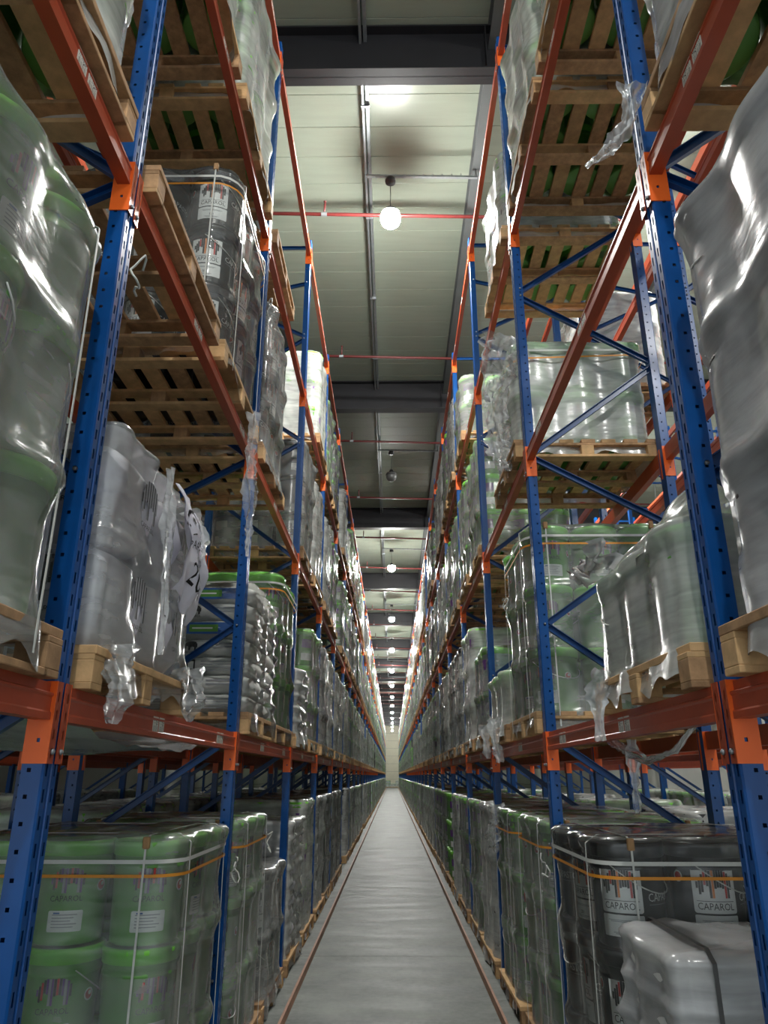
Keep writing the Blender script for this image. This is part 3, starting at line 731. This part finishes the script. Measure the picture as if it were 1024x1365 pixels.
def crumple(pts, wd, seed, mat='film_loose', n=26, m_=7, fold=.7):
    """hanging crumpled strip of film following pts"""
    rg = np.random.RandomState(seed); P = [Vector(p) for p in pts]; L = [0]
    for a, b in zip(P[:-1], P[1:]): L.append(L[-1] + (b - a).length)
    v = []; f = []
    for i in range(n):
        s = L[-1] * i / (n - 1); k = max(j for j in range(len(L) - 1) if L[j] <= s + 1e-9); t = (s - L[k]) / max(L[k + 1] - L[k], 1e-6)
        c = P[k].lerp(P[k + 1], t); d = (P[k + 1] - P[k]).normalized(); e = d.cross(Vector((0.3, 1, 0.1))).normalized(); e2 = d.cross(e)
        tp = s / L[-1]; wloc = wd * (1.15 - .75 * tp ** 2) * (1 + .3 * math.sin(3.1 * i / n * 3 + seed)) * (.8 + .4 * rg.rand())
        for j in range(m_):
            u = j / (m_ - 1) - .5
            v.append(c + e * (u * wloc + .05 * wd * rg.randn()) + e2 * (wloc * fold * .5 * math.sin(j * 1.9 + 2.2 * math.sin(i * .33 + seed) + i * .12) + .05 * wd * rg.randn()))
    for i in range(n - 1):
        for j in range(m_ - 1): f.append((i * m_ + j, i * m_ + j + 1, (i + 1) * m_ + j + 1, (i + 1) * m_ + j))
    m2 = MB(); m2.add(v, f, mat, True); return m2

# ================================================================== LOADS
HX, HY = 0.562, 0.572
def spots():
    return [(i, j) for i in range(3) for j in range(3) if not (i == 1 and j == 1)]
KN = {'G': 'film-wrapped green paint buckets', 'O': 'film-wrapped dull green paint buckets', 'K': 'film-wrapped black paint buckets', 'Y': 'film-wrapped grey paint buckets', 'P': 'film-wrapped pale paint buckets', 'N': 'unwrapped lime green paint buckets', 'S': 'film-wrapped stack of grey sacks', 'B': 'film-wrapped stack of printed sacks'}
def lab_slot(desc, side, bay, lvl, slot):
    if bay < 22: return '%s, %s slot, %s bay, %s, %s rack' % (desc, SLN[slot], ORD[bay], LVN[lvl], SIDE[side])
    return '%s in the far bays of the %s rack, %s' % (desc, SIDE[side], LVN[lvl])
def bucket_load(loc, kind, tiers, detail, label, seed, filmmat='film', straps=0, wrap=True, group=None, name='bucket_load', amp=1.0):
    rnd = random.Random(seed); H = tiers * .46; kk = 'G' if kind == 'N' else kind
    if detail == 'lo':
        m2 = LOW_LOADS[kk, tiers, 1 if seed % 3 == 0 else 0]; o = obj('bucket_load', m2, None, loc, rnd.choice((0, PI))); return tag(o, label, 'bucket load', group)
    t = thing(name, label, 'bucket load', loc, 0, group)
    for ti in range(tiers):
        for i, j in spots():
            x, y = (i - 1) * .372 + rnd.uniform(-.004, .004), (j - 1) * .382 + rnd.uniform(-.004, .004)
            a = math.atan2(y, x) + PI / 2 + rnd.uniform(-.6, .6)
            if j == 0 and detail == 'hi': a = rnd.uniform(-.45, .45) - (.35 * (1 - i) if abs(1 - i) else 0)
            if j == 0 and kk == 'K': a = -.5 + rnd.uniform(-.15, .1) + .35 * i
            if detail == 'hi':
                b = obj('bucket', BODY[kk], t, (x, y, ti * .46), a); obj('lid', LID[kk], b); obj('printed_label', LABELS[kk], b)
                if (i != 1 or j != 1) and rnd.random() < .35: obj('handle', HAND, b, (0, 0, 0), rnd.uniform(.9, 2.2))
            else: obj('bucket', B1[kk], t, (x, y, ti * .46), a)
    if wrap:
        if detail == 'hi': obj('stretch_film', film(HX, HY, H + .012, tiers, seed % 6, nu=150, nv=30 + 14 * tiers, mat=filmmat, amp=amp), t)
        else: obj('stretch_film', film(HX, HY, H + .012, tiers, seed % 3, nu=84, nv=30, mat=filmmat), t)
    if straps & 1: obj('strap', band(HX, HY, H - .105, .018, 'strap_white'), t, (0, 0, 0))
    if straps & 2: obj('strap', band(HX, HY, H - .165, .014, 'strap_orange', tilt=.03 if straps & 8 else 0.0), t)
    if straps & 4:
        for xx in (-.40, .40): obj('strap', cord(HY, xx, H), t)
        for yy in (-.40, .40): obj('strap', cord(HX, yy, H), t, (0, 0, 0), PI / 2)
        cp = MB(); cp.bbox(-.016, .016, -.016, .012, -.035, .018, .005, 'card')
        for xx in (-.40, .40): obj('edge_guard', cp.mesh('edge_guard'), t, (xx, -HY, H - .005))
    return t
def low_load(kind, tiers, fm='film'):
    m2 = MB()
    for ti in range(tiers):
        for i, j in spots():
            q = MB(); q.lathe([(.155, 0), (.172, .386)], 8, KINDS[kind][0], cap0=False, cap1=False); q.lathe([(.173, .385), (.183, .39), (.184, .45)], 8, KINDS[kind][1], cap0=False, cap1=True)
            m2.merge(q, Matrix.Translation(((i - 1) * .372, (j - 1) * .382, ti * .46)))
    m2.merge(film_mb(HX, HY, tiers * .46 + .01, tiers, tiers + ord(kind), nu=48, nv=8 * tiers + 4, skirt=.0, rag=0, mat=fm), Matrix.Identity(4))
    return m2
LOW_MB = {(k, n): low_load(k, n) for k in KINDS for n in (1, 2, 3)}
LOW_LOADS = {(*k, 0): m_.mesh('bucket_load') for k, m_ in LOW_MB.items()}
LOW_LOADS.update({(k, n, 1): low_load(k, n, 'film_clear').mesh('bucket_load') for k in KINDS for n in (1, 2, 3)})

def pillow(dx, dy, dz, mat, seed=0, n=10, pw=4.0, amp=.006):
    """plump sack: superellipsoid block, base at z=0"""
    rg = np.random.RandomState(seed); v = []; f = []; nz = 8; nu = 4 * n
    for j in range(nz + 1):
        ph = -PI / 2 + PI * j / nz
        for i in range(nu):
            th = 2 * PI * i / nu
            se = lambda c, p: math.copysign(abs(c) ** (2 / p), c)
            cz = abs(math.cos(ph)) ** (2 / 3.2)
            v.append((dx / 2 * se(math.cos(th), pw) * cz * (1 + amp * rg.randn()), dy / 2 * se(math.sin(th), pw) * cz * (1 + amp * rg.randn()), dz / 2 + dz / 2 * se(math.sin(ph), 3.2) + amp * .4 * rg.randn()))
    for j in range(nz):
        for i in range(nu): f.append((j * nu + i, j * nu + (i + 1) % nu, (j + 1) * nu + (i + 1) % nu, (j + 1) * nu + i))
    m2 = MB(); m2.add(v, f, mat, True); return m2
class Flat(Label):
    """print pieces on the plane y = -d"""
    def __init__(s, d): s.mb = MB(); s.d = d
    def wrap(s, x, z, off): return (x, -s.d - off, z)
def sack_load(loc, layers, hgt, mats, label, seed, prints=False, filmmat='film', group=None, low=False):
    rnd = random.Random(seed); t = thing('sack_load', label, 'sack load', loc, 0, group)
    SK = [pillow(.555, .575, hgt * 1.06, m_, k).mesh('sack') for k, m_ in enumerate(mats)]
    pr = []
    for k in range(3):
        l = Flat(.2868)
        if k == 0:
            l.elephant(-.22, -.12, hgt * .3, hgt * .8, .001, ('ink_black',)); l.text('CAPAROL', -.17, hgt * .2, .022, .001, 'ink_black', .1)
            for q in range(2): l.rect(-.05, .2, hgt * (.45 + .18 * q), hgt * (.53 + .18 * q), .001, 'ink_grey')
        elif k == 1:
            l.rect(-.23, .2, hgt * .18, hgt * .82, .0008, 'ink_blue'); l.rect(-.19, .02, hgt * .3, hgt * .7, .0016, 'ink_green'); l.rect(-.17, -.02, hgt * .46, hgt * .54, .0022, 'label_white')
        else:
            l.rect(-.2, -.14, hgt * .2, hgt * .8, .001, 'ink_black'); l.rect(-.19, -.15, hgt * .3, hgt * .7, .0018, 'label_white')
            for q in range(4): l.rect(-.1, .22, hgt * (.2 + .16 * q), hgt * (.25 + .16 * q), .001, 'ink_grey')
        pr.append(l.mb.mesh('print'))
    for L_ in range(layers):
        for i in (-1, 1):
            for j in (-1, 1):
                s_ = obj('sack', SK[(L_ + (i > 0)) % len(SK)], t, (i * .282 + rnd.uniform(-.012, .012), j * .29 + rnd.uniform(-.012, .012), L_ * hgt), 0)
                if prints and j < 0: obj('print', pr[(1 if L_ > layers - 4 else (0 if L_ % 2 else 2)) if i < 0 or L_ % 2 == 0 else 0], s_)
    obj('stretch_film', film(.575, .59, layers * hgt + .02, layers, seed % 5, nu=120, nv=50, mat=filmmat, amp=1.5, cor=.09, tierh=hgt, scal=0.0), t)
    return t

STUFF_LOAD = MB()
def slot_pos(side, bay, slot, lvl, row=0):
    x = AX[side] - .05 + .58 + (row * (RD + FLUE) + (.03 if row else 0))
    return (side * x, post_y(side, bay) + (.77 if slot == 0 else 2.10), LV[lvl])
T = {}
def put(side, spec):
    for (bay, lvl, slot), v in spec.items(): T[side, bay, lvl, slot] = v
put(-1, {(0, 1, 1): 'G3', (0, 2, 1): 'G3', (0, 2, 0): 'G3', (1, 0, 1): 'G3', (1, 0, 0): '', (1, 1, 0): 'W', (1, 1, 1): '', (1, 2, 0): 'E', (1, 2, 1): 'K3', (1, 3, 0): 'G3', (1, 3, 1): 'G3',
         (2, 0, 0): 'G3', (2, 0, 1): 'Y2', (2, 1, 0): 'B', (2, 1, 1): 'G3', (2, 2, 0): 'K3', (2, 2, 1): '', (2, 3, 0): 'E', (2, 3, 1): '',
         (3, 0, 0): 'S9', (3, 0, 1): 'O3', (3, 1, 0): 'S5', (3, 1, 1): 'G3', (3, 2, 0): 'Y3', (3, 2, 1): 'Y3', (3, 3, 0): '', (3, 3, 1): 'G3'})
put(1, {(0, 1, 1): 'K3', (0, 2, 1): 'G3', (0, 2, 0): 'G3', (1, 0, 0): 'R', (1, 0, 1): 'K3', (1, 1, 0): 'G1', (1, 1, 1): '', (1, 2, 0): '', (1, 2, 1): '', (1, 3, 0): 'G3', (1, 3, 1): 'G3',
        (2, 0, 0): 'G3', (2, 0, 1): 'G3', (2, 1, 0): 'G3', (2, 1, 1): 'G1', (2, 2, 0): 'G2', (2, 2, 1): '', (2, 3, 0): 'G2', (2, 3, 1): '',
        (3, 0, 0): 'K3', (3, 0, 1): 'G3', (3, 1, 0): 'P2', (3, 1, 1): 'G3', (3, 2, 0): 'G3', (3, 2, 1): 'G3', (3, 3, 0): '', (3, 3, 1): 'G2', (5, 0, 0): 'N3'})
RX = random.Random(11)
for s in (-1, 1):
    for b in range(4, NB):
        for l in range(4):
            for q in (0, 1):
                if (s, b, l, q) in T: continue
                r = RX.random()
                T[s, b, l, q] = '' if r < .05 else RX.choice(('G3', 'G3', 'G3', 'G3', 'O3', 'O3', 'G2', 'K3', 'Y3', 'Y3', 'P3', 'P3'))
STRAPS = {(-1, 0, 1, 1): 4, (-1, 1, 0, 1): 7, (1, 1, 0, 1): 7, (-1, 1, 2, 1): 7, (1, 2, 2, 0): 1 | 2 | 8, (-1, 2, 0, 0): 6, (1, 2, 0, 0): 6, (1, 2, 0, 1): 6, (-1, 2, 1, 1): 3, (1, 2, 1, 0): 7}
FM = {(1, 2, 0, 0): 'film_clear', (1, 2, 0, 1): 'film_clear', (-1, 2, 0, 0): 'film_clear', (1, 2, 2, 0): 'film', (1, 0, 1, 1): 'film_dense', (1, 0, 2, 1): 'film_dense', (-1, 1, 0, 1): 'film_clear', (1, 1, 0, 1): 'film_glass', (-1, 1, 2, 1): 'film_glass', (-1, 0, 1, 1): 'film_clear', (1, 2, 1, 0): 'film_clear', (-1, 2, 1, 1): 'film_glass'}
LOADS = {}
DX = {(1, 1, 0, 1): (-.03, 0.0), (1, 1, 0, 0): (0, .10)}
for (s, b, l, q), v in sorted(T.items(), key=lambda kv: kv[0][1]):
    if not v: continue
    rnd = random.Random(hash((s, b, l, q)) & 0xffff)
    x, y, z = slot_pos(s, b, q, l); dx = DX.get((s, b, l, q), (0, 0)); x += s * dx[0] + rnd.uniform(-.012, .012); y += dx[1] + rnd.uniform(-.02, .02)
    pd = 2 if b < 5 else (1 if b < 14 else 0)
    pl = lab_slot('wooden pallet' if v != 'E' else 'empty wooden pallet', s, b, l, q)
    pallet((x, y, z), pd, pl, 'pallets on the %s rack' % SIDE[s], rnd, per=(v == 'E' or rnd.random() < .25))
    if v == 'E': continue
    top = (x, y, z + PH); key = (s, b, l, q); sd = rnd.randint(0, 999)
    if b >= 14:
        STUFF_LOAD.merge(LOW_MB[v[0], int(v[1])], Matrix.Translation(top)) if b < 0 else None
        m2 = MB(); kk = KINDS[v[0]]; tn = int(v[1])
        for ti in range(tn):
            m2.box(-.55, .55, -.57, .57, ti * .46, ti * .46 + .37, kk[0]); m2.bbox(-.56, .56, -.58, .58, ti * .46 + .37, ti * .46 + .455, .01, kk[1])
        m2.merge(film_mb(.575, .59, tn * .46 + .012, tn, 1, nu=24, nv=4 * tn + 2, skirt=0, rag=0), Matrix.Identity(4))
        STUFF_LOAD.merge(m2, Matrix.Translation(top)); continue
    grp = 'pallet loads on the %s rack' % SIDE[s]
    if v[0] in KN and v[0] not in 'SB':
        d = 'hi' if b < 3 else ('mid' if b < 7 else 'lo')
        LOADS[key] = bucket_load(top, v[0], int(v[1]), d, lab_slot(KN[v[0]], s, b, l, q), sd, FM.get(key, ('film', 'film_clear')[sd % 2] if b > 1 else 'film'), STRAPS.get(key, 0), v[0] != 'N', grp)
    elif v[0] == 'S':
        LOADS[key] = sack_load(top, int(v[1]), .135, ('sack_silver', 'sack_silver'), lab_slot(KN['S'], s, b, l, q), sd, group=grp)
    elif v[0] == 'B':
        LOADS[key] = sack_load(top, 7, .132, ('sack_paper', 'sack_paper'), lab_slot(KN['B'], s, b, l, q), sd, True, 'film_glass', group=grp)
    elif v == 'W':
        t = thing('bag_load', 'white printed bags under torn clear film, first shelf beside the nearest left upright', 'bag load', top, 0, grp); LOADS[key] = t
        BG = [pillow(.56, .57, .42, 'bag_white', k, amp=.004).mesh('bag') for k in range(2)]
        for L_ in range(2):
            for i in (-1, 1):
                for j in (-1, 1):
                    bg = obj('bag', BG[(i + L_) % 2], t, (i * .28, j * .29, L_ * .415), .02 * i * j)
                    f_ = Flat(.2855); f_.elephant(-.02, .16, .16, .33, .001, ('ink_black', 'ink_grey')); f_.text('CAPAROL', .07, .13, .03, .001, 'ink_black', .15)
                    if j < 0: obj('print', f_.mb.mesh('print'), bg)
                    if i > 0: obj('print', f_.mb.mesh('print'), bg, (0, 0, 0), PI / 2)
        def sheet(u, w_): return (.585 + .085 * math.sin(PI * w_ * .8 + .2) + .014 * math.sin(11 * u + 5 * w_) + .01 * math.sin(17 * w_ + 6 * u), -.02 + .34 * u + .10 * (1 - w_) + .02 * math.sin(8 * w_), .36 + .48 * w_ - .10 * u + .012 * math.sin(19 * u))
        v2 = [sheet(i / 13, j / 15) for i in range(14) for j in range(16)]; f2 = [(i * 16 + j, (i + 1) * 16 + j, (i + 1) * 16 + j + 1, i * 16 + j + 1) for i in range(13) for j in range(15)]
        m3 = MB(); m3.add(v2, f2, 'bag_white', True); m3.add([(x_ - .004, y_, z_) for x_, y_, z_ in v2], f2, 'bag_white', True); fp = obj('torn_bag', m3, t)
        class Sheet(Label):
            def __init__(s): s.mb = MB()
            def wrap(s, x, z, off):
                p = sheet(x, z); return (p[0] + .003 + off, p[1], p[2])
        f_ = Sheet(); f_.elephant(.12, .62, .62, .88, 0, ('ink_black',)); f_.text('2025', .62, .28, .26, 0, 'ink_black', .5); f_.text('CAPAROL', .38, .53, .10, 0, 'ink_black', .5)
        obj('print', f_.mb.mesh('print'), fp)
        obj('stretch_film', film(.582, .60, .85, 2, 3, nu=170, nv=64, mat='film_clear', amp=1.8, cor=.12, tierh=.45, scal=0.0), t)
        obj('loose_film', crumple([(.60, -.12, .86), (.62, -.09, .5), (.625, -.06, .2), (.62, -.05, .05)], .05, 4), t)
        obj('loose_film', crumple([(.60, .25, .80), (.655, .30, .66), (.645, .26, .44)], .07, 9), t)
    elif v == 'R':
        t = thing('sack_load', 'low wrapped bundle of pale sacks with dark straps before the black buckets', 'sack load', top, 0, grp); LOADS[key] = t
        for L_ in range(7):
            for i in (-1, 1): obj('sack', pillow(.56, .62, .16, 'sack_paper' if (L_ + i) % 3 else 'sack_blue', L_ + i + 2).mesh('sack'), t, (i * .285, .215, L_ * .146))
        obj('stretch_film', film(.59, .36, 1.06, 1, 2, nu=150, nv=64, mat='film_dense', amp=2.2, cor=.12, tierh=.15, scal=0.0), t, (0, .215, 0))
        for xx in (-.42, .12): obj('strap', cord(.36, xx, 1.065, 'strap_dark', .016, .02), t, (0, .215, 0))
o = obj('far_pallets', STUFF_PAL); o['kind'] = 'stuff'; tag(o, 'wooden pallets in the most distant bays of both racks', 'pallet')
o = obj('far_bucket_loads', STUFF_LOAD); o['kind'] = 'stuff'; tag(o, 'wrapped bucket loads in the most distant bays of both racks', 'bucket load')

# loads in the racks behind
RB = random.Random(5)
for s in (-1, 1):
    for b in range(0, 7):
        for l in range(4):
            for q in (0, 1):
                pr = {0: .9, 1: .55 if s < 0 else .35, 2: .4 if s < 0 else (.15 if b > 2 else 0), 3: .3 if s < 0 else (.2 if b > 2 else 0)}[l]
                if RB.random() > pr: continue
                x, y, z = slot_pos(s, b, q, l, 1); k = RB.choice('GGOKY'); n = 3 if l == 0 and RB.random() < .6 else RB.choice((2, 3))
                pallet((x, y, z), 1, 'wooden pallet, %s slot, %s bay, %s, in the rack behind the %s rack' % (SLN[q], ORD[b], LVN[l], SIDE[s]), 'pallets in the rack behind the %s rack' % SIDE[s], RB)
                bucket_load((x, y, z + PH), k, n, 'lo', '%s, %s slot, %s bay, %s, behind the %s rack' % (KN[k], SLN[q], ORD[b], LVN[l], SIDE[s]), RB.randint(0, 99), group='loads in the rack behind the %s rack' % SIDE[s])

# ================================================================== loose film, ties, far-end goods
def hang(key, pts, wd, seed, mat='film_loose', name='loose_film', **kw):
    t = LOADS[key]; L_ = Vector(t.location)
    obj(name, crumple([Vector(p) - L_ for p in pts], wd, seed, mat, **kw), t)
hang((-1, 1, 1, 0), [(-.965, 2.60, 2.26), (-.96, 2.62, 2.16), (-.975, 2.64, 1.99)], .09, 1, n=16)
hang((-1, 1, 1, 0), [(-.955, 3.52, 2.30), (-.95, 3.56, 2.18), (-.965, 3.60, 2.06)], .10, 2, n=16)
hang((-1, 1, 2, 1), [(-.96, 4.55, 4.20), (-.965, 4.60, 3.9), (-.96, 4.66, 3.5), (-.97, 4.70, 3.2)], .085, 3, n=40)
hang((1, 1, 1, 0), [(.96, 3.42, 2.28), (.945, 3.48, 2.16), (.955, 3.52, 1.97)], .075, 5, n=18)
hang((1, 2, 1, 1), [(.95, 7.0, 2.32), (.94, 6.95, 2.15), (.955, 6.9, 1.93)], .11, 6, n=16)
hang((1, 2, 1, 1), [(.95, 7.7, 2.30), (.94, 7.7, 2.15), (.955, 7.7, 1.98)], .10, 7, n=16)
hang((1, 0, 2, 1), [(.965, 2.16, 4.40), (.955, 2.25, 4.29), (.90, 2.30, 4.22), (.79, 2.32, 4.13)], .07, 8, n=26)
hang((1, 0, 2, 1), [(.965, 1.6, 4.75), (.962, 1.72, 4.50), (.955, 1.78, 4.36)], .10, 10, n=20)
hang((1, 1, 1, 0), [(1.10, 4.05, 2.02), (1.10, 3.7, 1.95), (1.10, 3.37, 1.88), (1.10, 3.0, 1.91), (1.10, 2.70, 2.03)], .035, 11, n=40)
hang((1, 1, 1, 0), [(1.12, 3.60, 1.98), (1.12, 3.62, 1.66)], .05, 12, n=16)
hang((1, 2, 2, 0), [(.97, 5.25, 5.27), (.915, 5.32, 5.12), (.89, 5.5, 4.85), (.92, 5.66, 4.5), (.95, 5.62, 4.2)], .24, 13, n=40, m_=12, fold=.25)
hang((1, 1, 1, 0), [(.99, 3.25, 2.80), (.95, 3.45, 2.74), (.92, 3.62, 2.80)], .12, 14, n=20)
hang((1, 2, 0, 1), [(.97, 7.4, 1.58), (.955, 7.45, 1.42), (.96, 7.5, 1.15)], .12, 15, n=20)
hang((-1, 2, 1, 1), [(-.96, 7.2, 4.30), (-.955, 7.25, 4.1), (-.965, 7.3, 3.85)], .10, 16, n=16) if False else None
# slack film sheet sagging below the first left pallet position
v = []; f = []
for i in range(14):
    for j in range(22):
        xx = -1.12 - .9 * i / 13; yy = 2.5 + 2.2 * j / 21
        v.append((xx, yy, 2.06 - .13 * math.sin(PI * j / 21) ** .7 + .012 * math.sin(9 * xx + 5 * yy) + .008 * math.sin(23 * yy)))
for i in range(13):
    for j in range(21): f.append((i * 22 + j, i * 22 + j + 1, (i + 1) * 22 + j + 1, (i + 1) * 22 + j))
t = LOADS[-1, 1, 1, 0]; L_ = t.location; m2 = MB(); m2.add([(a - L_[0], b - L_[1], c - L_[2]) for a, b, c in v], f, 'film_dense', True); obj('loose_film', m2, t)
# hood of slack film over the single tier on the right first shelf
obj('loose_film', film_mb(HX - .02, HY - .02, .30, 1, 4, nu=120, nv=20, skirt=.05, amp=2.5, mat='film_clear', tierh=9, taper=.55, rag=.02), LOADS[1, 1, 1, 0], (0, 0, .45))
# twine ends tied round the straps
def tie(key, p, seed):
    rg = random.Random(seed); t = LOADS[key]; L_ = Vector(t.location); c = Vector(p) - L_; pts = []
    for k in range(14):
        a = k / 13 * 4.6 + rg.uniform(-.1, .1) + seed; r = .05 + .02 * math.sin(k)
        pts.append(c + Vector((.02 * math.sin(k * .9), r * math.cos(a), r * math.sin(a) * 1.3)))
    m2 = MB(); m2.tube(pts, .0045, 5, 'strap_white'); obj('twine_end', m2, t)
tie((-1, 0, 1, 1), (-.93, 2.24, 3.55), 1); tie((-1, 1, 0, 1), (-.95, 4.9, 1.30), 2); tie((1, 1, 0, 1), (.93, 4.95, 1.30), 3); tie((-1, 2, 0, 0), (-.96, 6.2, 1.35), 4); tie((1, 2, 1, 0), (.93, 5.9, 3.1), 5); tie((-1, 1, 2, 1), (-.95, 4.9, 5.3), 6)
# goods parked in the cross aisle at the far end
for k, x in enumerate((-.85, .15, 1.1)):
    t = bucket_load((x, 128.5 + .4 * k, PH), 'P', (2, 1, 2)[k], 'lo', 'pale wrapped load standing at the far end of the aisle, %s' % ('leftmost', 'low one in the middle', 'rightmost')[k], k, group='loads at the far end')
    pallet((x, 128.5 + .4 * k, 0), 1, 'pallet on the floor at the far end of the aisle, %s of three' % ('leftmost', 'middle', 'rightmost')[k], 'pallets at the far end', random.Random(k))

RC = random.Random(9)
for s in (-1, 1):
    for b in range(1, 7):
        for q in (0, 1):
            x = s * (AX[s] + 2 * RD + FLUE + 2.1 + .56); y = post_y(s, b) + (.77, 2.10)[q]; k = RC.choice('GOKY')
            pallet((x, y, 0), 1, 'wooden pallet on the floor across the next %s aisle, %s slot, %s bay' % (SIDE[s], SLN[q], ORD[b]), 'pallets across the next %s aisle' % SIDE[s], RC)
            bucket_load((x, y, PH), k, RC.choice((2, 3, 3)), 'lo', '%s across the next %s aisle, %s slot, %s bay' % (KN[k], SIDE[s], SLN[q], ORD[b]), RC.randint(0, 99), group='loads across the next %s aisle' % SIDE[s])
